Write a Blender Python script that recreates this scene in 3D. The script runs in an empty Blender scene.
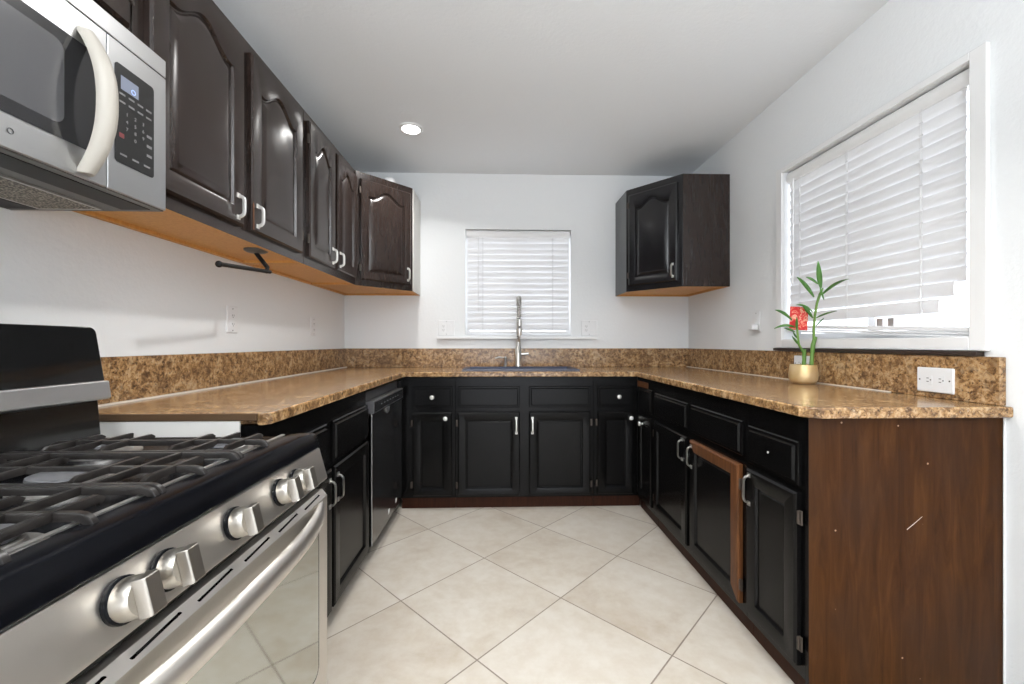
import bpy, bmesh, math, random
from mathutils import Matrix, Vector
random.seed(7)
S = bpy.context.scene
COL = S.collection
PI = math.pi

# ------------------------------------------------------------------ camera
cd = bpy.data.cameras.new('camera'); cam = bpy.data.objects.new('camera', cd); COL.objects.link(cam)
cam.location = (0, 0, 1.127); cam.rotation_euler = (PI / 2, 0, -0.0316)
cd.sensor_width = 36; cd.lens = 416.3 / 1024 * 36; cd.shift_y = 1 / 1024; cd.clip_start = 0.02
S.camera = cam
# ------------------------------------------------------------------ world and exposure
S.view_settings.view_transform = 'Standard'; S.view_settings.look = 'None'
S.view_settings.gamma = 1; S.view_settings.use_curve_mapping = False
S.view_settings.exposure = 0.47
W = bpy.data.worlds.new('sky'); S.world = W; W.use_nodes = True
bg = W.node_tree.nodes['Background']
bg.inputs[0].default_value = (0.86, 0.91, 1.0, 1); bg.inputs[1].default_value = 2.7
# ------------------------------------------------------------------ ceiling lamps and added fill lamps
CEIL = 2.51
def lamp(x, y, power, size=0.11, spread=130):
    l = bpy.data.lights.new('ceiling_or_fill_lamp', 'AREA'); l.shape = 'DISK'; l.size = size; l.energy = power
    l.color = (1.0, 0.985, 0.965); l.spread = math.radians(spread)
    o = bpy.data.objects.new('ceiling_or_fill_lamp', l); COL.objects.link(o); o.location = (x, y, CEIL - 0.014)
    return o
for lx, ly, lp in ((-0.566, 2.70, 5.6), (0.05, 1.55, 9.5), (0.55, 0.25, 8.0), (-0.3, -1.2, 7), (0.5, -1.6, 5)):  # visible light, then inferred overhead one; the rest are unseen, added for fill
    lamp(lx, ly, lp)

# unseen uplight added behind the camera to brighten the ceiling
up = bpy.data.lights.new('fill_uplight', 'AREA'); up.shape = 'DISK'; up.size = 0.5; up.energy = 84; up.color = (0.96, 0.98, 1.0)
uo = bpy.data.objects.new('fill_uplight', up); COL.objects.link(uo); uo.location = (0.05, -0.8, 1.75); uo.rotation_euler = (PI, 0, 0)
# ------------------------------------------------------------------ materials
def mat(name, col, rough=0.5, metal=0.0, coat=0.0, spec=0.5):
    m = bpy.data.materials.new(name); m.use_nodes = True
    b = m.node_tree.nodes['Principled BSDF']
    b.inputs['Base Color'].default_value = (*col, 1); b.inputs['Roughness'].default_value = rough
    b.inputs['Metallic'].default_value = metal; b.inputs['Coat Weight'].default_value = coat
    b.inputs['Coat Roughness'].default_value = 0.12; b.inputs['Specular IOR Level'].default_value = spec
    return m
class N:                                         # small node-tree helper
    def __init__(s, m): s.t = m.node_tree; s.b = s.t.nodes['Principled BSDF']
    def n(s, typ, **kw):
        x = s.t.nodes.new(typ)
        for k, v in kw.items():
            if k.startswith('_'): setattr(x, k[1:], v)
            else: x.inputs[k.replace('__', ' ')].default_value = v
        return x
    def l(s, a, b): s.t.links.new(a, b)
    def coord(s, scale=(1, 1, 1), rot=(0, 0, 0), src='Object'):
        tc = s.n('ShaderNodeTexCoord'); mp = s.n('ShaderNodeMapping'); s.l(tc.outputs[src], mp.inputs[0])
        mp.inputs['Scale'].default_value = scale; mp.inputs['Rotation'].default_value = rot
        return mp.outputs[0]
    def noise(s, co, scale, detail=4, rough=0.55, dist=0):
        x = s.n('ShaderNodeTexNoise'); s.l(co, x.inputs['Vector'])
        x.inputs['Scale'].default_value = scale; x.inputs['Detail'].default_value = detail
        x.inputs['Roughness'].default_value = rough; x.inputs['Distortion'].default_value = dist
        return x.outputs['Fac']
    def ramp(s, fac, stops, interp='LINEAR'):
        x = s.n('ShaderNodeValToRGB'); s.l(fac, x.inputs[0]); e = x.color_ramp.elements; x.color_ramp.interpolation = interp
        while len(e) < len(stops): e.new(0.5)
        for i, (p, c) in enumerate(stops):
            e[i].position = p; e[i].color = (*c, 1) if len(c) == 3 else c
        return x.outputs[0]
    def mix(s, fac, a, b, mode='MIX'):
        x = s.n('ShaderNodeMix', _data_type='RGBA', _blend_type=mode)
        for sock, v in ((x.inputs[0], fac), (x.inputs[6], a), (x.inputs[7], b)):
            if hasattr(v, 'is_linked'): s.l(v, sock)
            elif isinstance(v, (int, float)): sock.default_value = v
            else: sock.default_value = (*v, 1)
        return x.outputs[2]
    def bump(s, h, strength=0.2, dist=0.002):
        x = s.n('ShaderNodeBump'); s.l(h, x.inputs['Height']); x.inputs['Strength'].default_value = strength
        x.inputs['Distance'].default_value = dist; s.l(x.outputs[0], s.b.inputs['Normal'])
    def base(s, c): s.l(c, s.b.inputs['Base Color'])
    def rough(s, fac, lo, hi):
        x = s.n('ShaderNodeMapRange'); s.l(fac, x.inputs[0]); x.inputs[3].default_value = lo; x.inputs[4].default_value = hi
        s.l(x.outputs[0], s.b.inputs['Roughness'])
def g(v): return (v, v, v)

M = {}
def wallpaint(name, col):
    m = mat(name, col, 0.75, spec=0.3); k = N(m); co = k.coord()
    k.bump(k.noise(co, 55, 4, 0.6), 0.35, 0.004); return m
M['wall'] = wallpaint('white wall paint', (0.805, 0.82, 0.825))
M['ceiling'] = wallpaint('ceiling paint', (0.80, 0.82, 0.835))
M['trim_white'] = mat('white gloss trim', (0.82, 0.82, 0.815), 0.35)
M['plastic_white'] = mat('white plastic', (0.79, 0.795, 0.80), 0.35)
M['slot_dark'] = mat('dark slot', g(0.02), 0.6)
M['dark_wood_strip'] = mat('dark wood strip', (0.03, 0.018, 0.012), 0.5)

def floor_mat():
    m = mat('beige stone tile', (0.7, 0.63, 0.52), 0.3); k = N(m)
    tc = k.n('ShaderNodeTexCoord'); mp = k.n('ShaderNodeMapping'); k.l(tc.outputs['Object'], mp.inputs[0])
    # tile grid, 0.4964 m tiles turned by 45 degrees, one corner at (0.274, 1.833)
    ang = 0.7867; a = 0.4964
    mp.vector_type = 'TEXTURE'
    mp.inputs['Location'].default_value = (0.274, 1.833, 0); mp.inputs['Rotation'].default_value = (0, 0, PI / 2 - ang)
    mp.inputs['Scale'].default_value = (a, a, 1)
    sx = k.n('ShaderNodeSeparateXYZ'); k.l(mp.outputs[0], sx.inputs[0])
    def mth(op, a_, b_=None):
        x = k.n('ShaderNodeMath', _operation=op)
        for i, v in enumerate((a_, b_)):
            if v is None: continue
            if isinstance(v, (int, float)): x.inputs[i].default_value = v
            else: k.l(v, x.inputs[i])
        return x.outputs[0]
    def edge(o): return mth('ABSOLUTE', mth('SUBTRACT', mth('FRACT', mth('ADD', o, 0.5)), 0.5))
    d = mth('MINIMUM', edge(sx.outputs[0]), edge(sx.outputs[1]))
    grout = mth('LESS_THAN', d, 0.0055)
    fl = k.n('ShaderNodeVectorMath', _operation='FLOOR'); k.l(mp.outputs[0], fl.inputs[0])
    wn = k.n('ShaderNodeTexWhiteNoise'); k.l(fl.outputs[0], wn.inputs['Vector'])
    off = k.n('ShaderNodeVectorMath', _operation='MULTIPLY_ADD')
    k.l(wn.outputs['Color'], off.inputs[0]); off.inputs[1].default_value = (7, 7, 7); k.l(tc.outputs['Object'], off.inputs[2])
    big = k.noise(off.outputs[0], 2.6, 6, 0.6, 0.6); fine = k.noise(off.outputs[0], 16, 5, 0.6)
    c = k.ramp(big, [(0.28, (0.38, 0.32, 0.25)), (0.46, (0.49, 0.44, 0.37)), (0.7, (0.56, 0.52, 0.46))])
    c = k.mix(0.35, c, k.ramp(fine, [(0.35, (0.44, 0.375, 0.295)), (0.62, (0.565, 0.53, 0.475))]))
    k.base(k.mix(grout, c, (0.22, 0.18, 0.145)))
    k.rough(fine, 0.24, 0.40)
    inv = mth('SUBTRACT', 1.0, grout); k.bump(inv, 0.3, 0.002)
    return m
M['floor'] = floor_mat()

def granite(name):
    m = mat(name, (0.4, 0.28, 0.16), 0.16); k = N(m); co = k.coord()
    big = k.noise(co, 7, 3, 0.5); a = k.noise(co, 46, 7, 0.72, 0.5); f = k.noise(co, 105, 4, 0.65, 0.3); d = k.noise(co, 70, 5, 0.7, 1.2)
    c = k.ramp(a, [(0.31, (0.035, 0.018, 0.009)), (0.42, (0.15, 0.080, 0.034)), (0.52, (0.40, 0.225, 0.092)), (0.60, (0.53, 0.345, 0.175)), (0.75, (0.62, 0.46, 0.29))])
    c = k.mix(k.ramp(f, [(0.34, g(0.9)), (0.44, g(0))]), c, (0.030, 0.018, 0.012))
    c = k.mix(k.ramp(f, [(0.58, g(0)), (0.68, g(0.7))]), c, (0.58, 0.43, 0.27))
    c = k.mix(k.ramp(d, [(0.30, g(0.95)), (0.36, g(0))]), c, (0.012, 0.010, 0.010))
    mid = k.noise(co, 19, 4, 0.6, 0.8)
    c = k.mix(k.ramp(mid, [(0.36, g(0.6)), (0.50, g(0))]), c, (0.12, 0.065, 0.03)); c = k.mix(k.ramp(mid, [(0.55, g(0)), (0.68, g(0.5))]), c, (0.62, 0.45, 0.27))
    c = k.mix(k.ramp(big, [(0.35, g(0.25)), (0.6, g(0))]), c, (0.17, 0.095, 0.045))
    k.base(c); return m
M['granite'] = granite('brown granite')
M['granite_edge'] = mat('raw granite end', (0.085, 0.045, 0.018), 0.6)
M['caulk'] = mat('caulk', (0.72, 0.66, 0.58), 0.5)

def paintwood(name, c0, c1, rough, coat=0.0):
    m = mat(name, c0, rough, coat=coat); k = N(m); co = k.coord((9, 9, 0.9))
    a = k.noise(co, 9, 6, 0.6, 0.5)
    k.base(k.ramp(a, [(0.3, c0), (0.7, c1)])); return m
M['upper'] = paintwood('espresso gloss paint', (0.020, 0.0125, 0.0100), (0.028, 0.0175, 0.014), 0.23, 0.12)
M['upper'].node_tree.nodes['Principled BSDF'].inputs['Coat Roughness'].default_value = 0.2
M['upper_black'] = paintwood('black gloss paint', (0.007, 0.007, 0.009), (0.013, 0.0125, 0.014), 0.24, 0.15)
M['base'] = paintwood('black satin paint', (0.0020, 0.0020, 0.0022), (0.0036, 0.0034, 0.0034), 0.27)
M['base'].node_tree.nodes['Principled BSDF'].inputs['Specular IOR Level'].default_value = 0.20
M['worn'] = paintwood('bare worn wood', (0.055, 0.020, 0.007), (0.15, 0.058, 0.020), 0.45)
M['worn'].node_tree.nodes['Principled BSDF'].inputs['Specular IOR Level'].default_value = 0.25
M['orange'] = paintwood('bare orange plywood', (0.58, 0.27, 0.062), (0.70, 0.36, 0.10), 0.5)
M['toe'] = paintwood('red brown base board', (0.024, 0.0075, 0.0035), (0.045, 0.014, 0.006), 0.5)
M['toe'].node_tree.nodes['Principled BSDF'].inputs['Specular IOR Level'].default_value = 0.15
M['side_white'] = mat('white painted side', (0.74, 0.72, 0.68), 0.5)
def panel_mat():
    m = mat('stained plywood side', (0.1, 0.045, 0.025), 0.45, spec=0.10); k = N(m)
    co = k.coord((5, 5, 0.55)); a = k.noise(co, 6, 7, 0.62, 0.9)
    c = k.ramp(a, [(0.28, (0.024, 0.0078, 0.0020)), (0.5, (0.048, 0.0170, 0.0040)), (0.75, (0.082, 0.0315, 0.0080))])
    blot = k.noise(k.coord((1, 1, 0.6)), 5, 4, 0.5)
    c = k.mix(k.ramp(blot, [(0.42, g(0)), (0.68, g(0.55))]), c, (0.034, 0.017, 0.010))
    v = k.n('ShaderNodeTexVoronoi'); k.l(k.coord(), v.inputs['Vector']); v.inputs['Scale'].default_value = 15
    c = k.mix(k.ramp(v.outputs['Distance'], [(0.0, g(0.9)), (0.035, g(0.9)), (0.055, g(0))]), c, (0.36, 0.25, 0.18))
    k.base(c); k.rough(a, 0.34, 0.5); return m
M['panel'] = panel_mat()
M['scratch'] = mat('scratch', (0.55, 0.50, 0.46), 0.7)

def steel(name, col, rough, axis=(1, 60, 60)):
    m = mat(name, col, rough, 1.0); k = N(m); a = k.noise(k.coord(axis), 14, 4, 0.6)
    k.rough(a, rough - 0.02, rough + 0.04); return m
M['steel'] = steel('brushed steel', (0.67, 0.64, 0.60), 0.38, (60, 1, 60))
M['steel_knob'] = mat('knob steel', (0.47, 0.44, 0.395), 0.34, 1.0)
M['steel_mw'] = steel('brushed steel cool', (0.56, 0.565, 0.57), 0.34, (60, 1, 60))
M['nickel'] = mat('brushed nickel', (0.66, 0.65, 0.62), 0.28, 1.0)
M['pull_pale'] = mat('pale nickel pull', (0.70, 0.69, 0.66), 0.38, 0.5)
M['knob_pale'] = mat('pale knob', (0.78, 0.77, 0.74), 0.3, 0.3)
M['hinge'] = mat('hinge', (0.07, 0.055, 0.045), 0.45, 0.5)
M['black_enamel'] = mat('black enamel', g(0.010), 0.12)
M['black_rim'] = mat('black rim', (0.003, 0.0033, 0.0045), 0.22, spec=0.12)
M['black_glass'] = mat('black glass', g(0.008), 0.06)
M['black_metal'] = mat('black metal', g(0.005), 0.5, spec=0.3)
def castiron():
    m = mat('cast iron', (0.045, 0.043, 0.042), 0.30, spec=0.35); k = N(m); a = k.noise(k.coord(), 40, 4)
    k.base(k.ramp(a, [(0.35, (0.010, 0.0085, 0.008)), (0.7, (0.026, 0.023, 0.021))])); return m
M['iron'] = castiron()
M['alu'] = mat('burner aluminium', (0.52, 0.50, 0.48), 0.38, 0.9)
M['burner_cap'] = mat('burner cap', (0.10, 0.10, 0.105), 0.28)
M['oven_glass'] = mat('mirrored oven glass', (0.50, 0.51, 0.48), 0.05, 1.0)
M['mw_glass'] = mat('microwave glass', (0.022, 0.022, 0.024), 0.10, coat=0.6)
M['mw_screen_sheen'] = mat('microwave screen sheen', (0.085, 0.085, 0.09), 0.13, coat=0.7)  # lighter grey puts the inner pane's reflection into the colour
M['mw_handle'] = mat('cream plastic', (0.43, 0.40, 0.35), 0.42)
M['pad_black'] = mat('keypad black', g(0.012), 0.35)
M['legend'] = mat('keypad legend', g(0.22), 0.5)
M['red_key'] = mat('red key', (0.20, 0.04, 0.04), 0.5)
M['underside'] = mat('painted underside', (0.14, 0.137, 0.13), 0.45, 0.4)
def filt():
    m = mat('grease filter', (0.3, 0.27, 0.2), 0.45, 0.8); k = N(m)
    v = k.n('ShaderNodeTexVoronoi'); k.l(k.coord(), v.inputs['Vector']); v.inputs['Scale'].default_value = 210
    k.base(k.ramp(v.outputs['Distance'], [(0.2, (0.50, 0.45, 0.36)), (0.6, (0.07, 0.055, 0.04))])); return m
M['filter'] = filt()
def emit(name, col, s, base=0.8):
    m = mat(name, g(base)); b = m.node_tree.nodes['Principled BSDF']
    b.inputs['Emission Color'].default_value = (*col, 1); b.inputs['Emission Strength'].default_value = s; return m
M['lens'] = emit('lamp lens', (1, 0.98, 0.95), 9)
M['display'] = emit('clock display', (0.40, 0.46, 0.62), 0.42, 0.02)
M['display_dot'] = emit('clock glyph', (0.35, 0.5, 1.0), 1.2, 0.02)
def slat():
    m = mat('blind slat', (0.88, 0.88, 0.88), 0.45); t = m.node_tree; b = t.nodes['Principled BSDF']
    tr = t.nodes.new('ShaderNodeBsdfTranslucent'); tr.inputs[0].default_value = (0.9, 0.9, 0.92, 1)
    mx = t.nodes.new('ShaderNodeMixShader'); mx.inputs[0].default_value = 0.16
    t.links.new(b.outputs[0], mx.inputs[1]); t.links.new(tr.outputs[0], mx.inputs[2])
    t.links.new(mx.outputs[0], t.nodes['Material Output'].inputs[0]); return m
M['slat'] = slat()
M['cord'] = mat('blind cord', (0.74, 0.74, 0.74), 0.7)
def glass():
    m = bpy.data.materials.new('window glass'); m.use_nodes = True; t = m.node_tree; t.nodes.clear()
    o = t.nodes.new('ShaderNodeOutputMaterial'); a = t.nodes.new('ShaderNodeBsdfTransparent'); b = t.nodes.new('ShaderNodeBsdfGlossy')
    b.inputs['Roughness'].default_value = 0.02; f = t.nodes.new('ShaderNodeMixShader'); f.inputs[0].default_value = 0.06
    t.links.new(a.outputs[0], f.inputs[1]); t.links.new(b.outputs[0], f.inputs[2]); t.links.new(f.outputs[0], o.inputs[0]); return m
M['glass'] = glass()
M['sink'] = mat('dark blue composite', (0.035, 0.045, 0.085), 0.32)
M['gold'] = mat('gold glaze', (0.78, 0.55, 0.25), 0.34, 0.55)
def goldpot():
    m = M['gold']; k = N(m); a = k.noise(k.coord(), 9, 3); k.base(k.ramp(a, [(0.3, (0.66, 0.45, 0.19)), (0.7, (0.86, 0.69, 0.42))]))
goldpot()
def leafm(name, a, b, r=0.4):
    m = mat(name, a, r); k = N(m); k.base(k.ramp(k.noise(k.coord((1, 1, 0.4)), 22, 3), [(0.35, a), (0.65, b)])); return m
M['leaf'] = leafm('bamboo leaf', (0.035, 0.13, 0.018), (0.085, 0.23, 0.04))
M['stalk'] = leafm('bamboo stalk', (0.07, 0.17, 0.022), (0.16, 0.30, 0.05))
M['soil'] = mat('pebbles', (0.2, 0.17, 0.12), 0.9)
def redcard():
    m = mat('red and gold card', (0.7, 0.03, 0.03), 0.45); k = N(m); co = k.coord()
    a = k.noise(co, 26, 2, 0.5, 1.6)
    k.base(k.ramp(a, [(0.44, (0.68, 0.028, 0.03)), (0.50, (0.80, 0.16, 0.10)), (0.56, (0.86, 0.58, 0.40)), (0.60, (0.74, 0.05, 0.05))])); return m
M['redcard'] = redcard()
M['mark'] = mat('white sticker', (0.75, 0.75, 0.73), 0.5)
M['charcoal'] = mat('charcoal plastic', (0.05, 0.05, 0.054), 0.3)
M['dw_black'] = mat('gloss black front', (0.012, 0.012, 0.013), 0.18, coat=0.5)
M['dw_bar'] = mat('dishwasher bar', (0.13, 0.13, 0.135), 0.35, 0.6)
M['dw_edge'] = mat('dishwasher steel edge', (0.42, 0.42, 0.43), 0.35, 0.9)

# ------------------------------------------------------------------ mesh builder
class MB:
    def __init__(s): s.V = []; s.Fc = []; s.mi = []; s.T = Matrix.Identity(4)
    def at(s, T): s.T = T; return s
    def v(s, p): s.V.append(s.T @ Vector(p)); return len(s.V) - 1
    def f(s, idx, m=0): s.Fc.append(tuple(idx)); s.mi.append(m)
    def box(s, x0, x1, y0, y1, z0, z1, m=0):
        i = [s.v((x, y, z)) for z in (z0, z1) for y in (y0, y1) for x in (x0, x1)]
        for q in ((0, 2, 3, 1), (4, 5, 7, 6), (0, 1, 5, 4), (2, 6, 7, 3), (0, 4, 6, 2), (1, 3, 7, 5)): s.f([i[k] for k in q], m)
        return s
    def loft(s, loops, m=0, caps=True, closed=False, ms=None):
        L = [[s.v(p) for p in lp] for lp in loops]; n = len(L[0])
        for j in range(len(L) - (0 if closed else 1)):
            A, B = L[j], L[(j + 1) % len(L)]
            for k in range(n): s.f((A[k], A[(k + 1) % n], B[(k + 1) % n], B[k]), ms[j] if ms else m)
        if caps and not closed: s.f(L[0][::-1], m); s.f(L[-1], m)
        return s
    def prism(s, poly, axis, a, b, m=0):         # poly in the two other axes, extruded along axis
        def p3(q, t):
            return {'x': (t, q[0], q[1]), 'y': (q[0], t, q[1]), 'z': (q[0], q[1], t)}[axis]
        return s.loft([[p3(q, a) for q in poly], [p3(q, b) for q in poly]], m)
    def tube(s, pts, r, seg=10, m=0, sec=None, caps=True):
        P = [Vector(p) for p in pts]; R = r if isinstance(r, (list, tuple)) else [r] * len(P); loops = []
        up = None
        for i, p in enumerate(P):
            t = ((P[min(i + 1, len(P) - 1)] - P[max(i - 1, 0)])).normalized()
            if up is None: up = Vector((0, 0, 1)) if abs(t.z) < 0.9 else Vector((1, 0, 0))
            a = t.cross(up)
            if a.length < 1e-6: a = t.orthogonal()
            a.normalize(); b = a.cross(t).normalized(); up = b
            if sec: loops.append([p + a * q[0] * R[i] + b * q[1] * R[i] for q in sec])
            else: loops.append([p + (a * math.cos(2 * PI * k / seg) + b * math.sin(2 * PI * k / seg)) * R[i] for k in range(seg)])
        return s.loft(loops, m, caps)
    def lathe(s, prof, c=(0, 0, 0), seg=32, m=0, caps=True, ms=None):   # around local z
        return s.loft([[(c[0] + r * math.cos(2 * PI * k / seg), c[1] + r * math.sin(2 * PI * k / seg), c[2] + z) for k in range(seg)] for r, z in prof], m, caps, ms=ms)
    def ball(s, c, r, m=0, seg=14):
        pr = [(max(r * math.sin(PI * i / 10), 1e-4), -r * math.cos(PI * i / 10)) for i in range(11)]
        return s.lathe(pr, c, seg, m)
ORG = {}
def build(name, mb, mats, parent=None, bevel=0, ang=35, seg=2, loc=None):
    if not isinstance(mats, (list, tuple)): mats = [mats]
    me = bpy.data.meshes.new(name)
    o = bpy.data.objects.new(name, me); COL.objects.link(o)
    org = ORG[parent.name] if parent else Vector(loc or (0, 0, 0))
    me.from_pydata([tuple(p - org) for p in mb.V], [], mb.Fc)
    for m in mats: me.materials.append(m if not isinstance(m, str) else M[m])
    me.polygons.foreach_set('material_index', mb.mi)
    bm = bmesh.new(); bm.from_mesh(me); bmesh.ops.recalc_face_normals(bm, faces=bm.faces); bm.to_mesh(me); bm.free()
    me.polygons.foreach_set('use_smooth', [True] * len(me.polygons)); me.set_sharp_from_angle(angle=math.radians(ang)); me.update()
    if parent: o.parent = parent
    else: o.location = org
    ORG[o.name] = org
    if bevel:
        b = o.modifiers.new('bevel', 'BEVEL'); b.width = bevel; b.segments = seg; b.limit_method = 'ANGLE'
        b.angle_limit = math.radians(40); b.harden_normals = True
    return o
def tag(o, label, cat, group=None):
    o['label'] = label; o['category'] = cat
    if group: o['group'] = group
    return o
def thing(name, loc, label, cat, group=None):
    o = bpy.data.objects.new(name, None); COL.objects.link(o); o.location = loc; o.empty_display_size = 0.05
    ORG[o.name] = Vector(loc); return tag(o, label, cat, group)
def struct(name, mb, m, parent=None, bevel=0):
    o = build(name, mb, m, parent, bevel)
    if not parent: o['kind'] = 'structure'
    return o
def fr(x, y, z, deg):                             # frame on a front: u to the viewer's right, v up, n out
    a = math.radians(deg); u = Vector((math.cos(a), math.sin(a), 0)); v = Vector((0, 0, 1)); n = u.cross(v)
    return Matrix(((u.x, v.x, n.x, x), (u.y, v.y, n.y, y), (u.z, v.z, n.z, z), (0, 0, 0, 1)))
LEFT, BACK, RIGHT = 90, 0, -90                    # the run a front belongs to

# ------------------------------------------------------------------ room
XL, XR, YB, YR = -1.248, 1.575, 3.409, -3.3
b = MB().box(XL - .12, XR + .12, YR, YB + .12, -0.08, 0); struct('floor', b, 'floor')
b = MB().box(XL - .12, XR + .12, YR, YB + .12, CEIL, CEIL + .08); struct('ceiling', b, 'ceiling')
b = MB().box(XL - .12, XL, YR, YB + .12, 0, CEIL); struct('wall_left', b, 'wall')
WX0, WX1, WZ0, WZ1 = -0.272, 0.592, 1.186, 2.057  # window over the sink
b = MB()
b.box(XL, WX0, YB, YB + .12, 0, CEIL); b.box(WX1, XR, YB, YB + .12, 0, CEIL)
b.box(WX0, WX1, YB, YB + .12, 0, WZ0); b.box(WX0, WX1, YB, YB + .12, WZ1, CEIL); struct('wall_back', b, 'wall')
VY0, VY1, VZ0, VZ1 = 1.334, 2.252, 1.147, 2.066   # window on the right wall
b = MB()
b.box(XR, XR + .12, YR, VY0, 0, CEIL); b.box(XR, XR + .12, VY1, YB + .12, 0, CEIL)
b.box(XR, XR + .12, VY0, VY1, 0, VZ0); b.box(XR, XR + .12, VY0, VY1, VZ1, CEIL); struct('wall_right', b, 'wall')
b = MB()                                           # wall behind the camera, its opening shaped to let sky light in
b.box(XL, -0.95, YR - .12, YR, 0, CEIL); b.box(1.35, XR, YR - .12, YR, 0, CEIL); b.box(-0.95, 1.35, YR - .12, YR, 2.12, CEIL)
struct('wall_rear', b, 'wall')

# windows: vinyl frame and glass at the outer side of the wall
def window(name, T, w, h, lab_latch):
    b = MB().at(T)
    for q in ((0, w, 0, .03), (0, w, h - .03, h), (0, .03, .03, h - .03), (w - .03, w, .03, h - .03), (w / 2 - .018, w / 2 + .018, .03, h - .03)):
        b.box(q[0], q[1], q[2], q[3], -.112, -.075)
    o = build(name, b, 'trim_white'); o['kind'] = 'structure'
    build('glass', MB().at(T).box(.03, w - .03, .03, h - .03, -.096, -.092), 'glass', o)
    if lab_latch:
        b = MB().at(T)
        for u in lab_latch: b.box(u, u + .028, .045, .085, -.075, -.06)
        build('latch', b, 'alu', o)
    return o
T1 = fr(WX0, YB, WZ0, BACK); T2 = fr(XR, VY1, VZ0, RIGHT)
window('window_1', T1, WX1 - WX0, WZ1 - WZ0, None)
window('window_2', T2, VY1 - VY0, VZ1 - VZ0, (.50, .55))
b = MB().box(-0.504, 0.801, YB - .028, YB - .0005, 1.160, 1.178); b.box(WX0, WX1, YB, YB + .074, 1.187, 1.19)
o = struct('trim_1', b, 'trim_white', bevel=.003)  # sill under the sink window
b = MB()                                           # flat casing round the right window
for q in ((1.283, VY0, 1.101, 2.093), (VY1, 2.297, 1.101, 2.093), (VY0, VY1, VZ1, 2.093), (VY0, VY1, 1.101, VZ0)):
    b.box(XR - .016, XR - .0005, q[0], q[1], q[2], q[3])
struct('trim_2', b, 'trim_white', bevel=.003)
b = MB().box(XR - .03, XR - .0005, 1.30, 2.30, 1.0845, 1.0995); struct('trim_3', b, 'dark_wood_strip', bevel=.002)

# ------------------------------------------------------------------ blinds
def blind(T, w, h, label, pitch, tilt, nlow, head, lost=0, z_low=0.05, railslope=0.0, cords=(), wand=None, depth=.03):
    t = thing('window_blind', tuple(T @ Vector((w / 2, 0, -depth))), label, 'window blind', 'white slatted blinds')
    b = MB().at(T)                                  # headrail with rounded valance
    sec = [(-depth - .025, h - .004), (-depth - .025, h - head), (-depth + .012, h - head), (-depth + .022, h - head + .012), (-depth + .024, h - head * .5), (-depth + .02, h - .012), (-depth + .01, h - .004)]
    b.loft([[(u, v, n) for n, v in sec] for u in (.006, w - .006)]); build('headrail', b, 'trim_white', t, .002)
    b = MB().at(T); sw = .052; z = h - head - .026; k = 0; zs = []
    while z > z_low + .03: zs.append(z); z -= pitch
    for i, zc in enumerate(zs):
        r = len(zs) - 1 - i; x1 = w - .012; dz = 0; x0 = .012
        if lost and r == 0: x1 = w - .135; dz = -.010
        elif lost and r == 1: x1 = w - .085; dz = .0
        elif lost: x1 = w - .046
        a = tilt + random.uniform(-.03, .03); loops = []
        for u, e in ((x0, 0), (x1, 0)):
            lp = []
            for s_ in range(7):
                q = (s_ / 6 - .5) * sw; bow = .004 * (1 - (2 * s_ / 6 - 1) ** 2)
                lp.append((u + (.012 * (q / sw) if (lost and u == x1) else 0), zc + q * math.cos(a) + dz - bow * math.sin(a) * 0, -depth + q * math.sin(a) + bow))
            for s_ in range(6, -1, -1):
                q = (s_ / 6 - .5) * sw; bow = .004 * (1 - (2 * s_ / 6 - 1) ** 2)
                lp.append((u + (.012 * (q / sw) if (lost and u == x1) else 0), zc + q * math.cos(a) + dz, -depth + q * math.sin(a) + bow - .0025))
            loops.append(lp)
        b.loft(loops)
    build('slats', b, 'slat', t, ang=50)
    b = MB().at(T)
    n = 3 if lost else 1
    for j in range(n):
        zz = z_low + j * .010
        b.loft([[(u, v + zz - railslope * (u / w), q) for q, v in ((-depth - .025, -.008), (-depth + .025, -.008), (-depth + .025, -.001 if j < n - 1 else .008), (-depth - .025, -.001 if j < n - 1 else .008))] for u in (.012, w - .02)])
    build('bottom_rail', b, 'slat', t, .002)
    for cx in cords:
        b = MB().at(T)
        for q in (-.003, .003): b.tube([(cx + q, h - head, -depth + .020), (cx + q, z_low, -depth + .020 )], .0011, 6)
        for zc in zs: b.box(cx - .006, cx + .006, zc - pitch / 2 - .002, zc - pitch / 2 + .002, -depth + .018, -depth + .022)
        build('ladder_cord', b, 'cord', t)
    if wand:
        b = MB().at(T).tube([(wand[0], h - head + .005, -depth + .03), (wand[0], wand[1], -depth + .033)], .004, 6)
        build('tilt_wand', b, 'trim_white', t)
    return t
blind(T1, WX1 - WX0, WZ1 - WZ0, 'white slatted blind closed over the small window above the sink',   .0475, .30, 0, .062, 0, .03, 0, (.14, .715), (.105, .19))
blind(T2, VY1 - VY0, VZ1 - VZ0, 'large white blind with broken lower slats beside the potted bamboo', .047, .24, 2, .062, 1, .05, .045, (.105, .40, .735), (.07, .30), .032)

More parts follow.
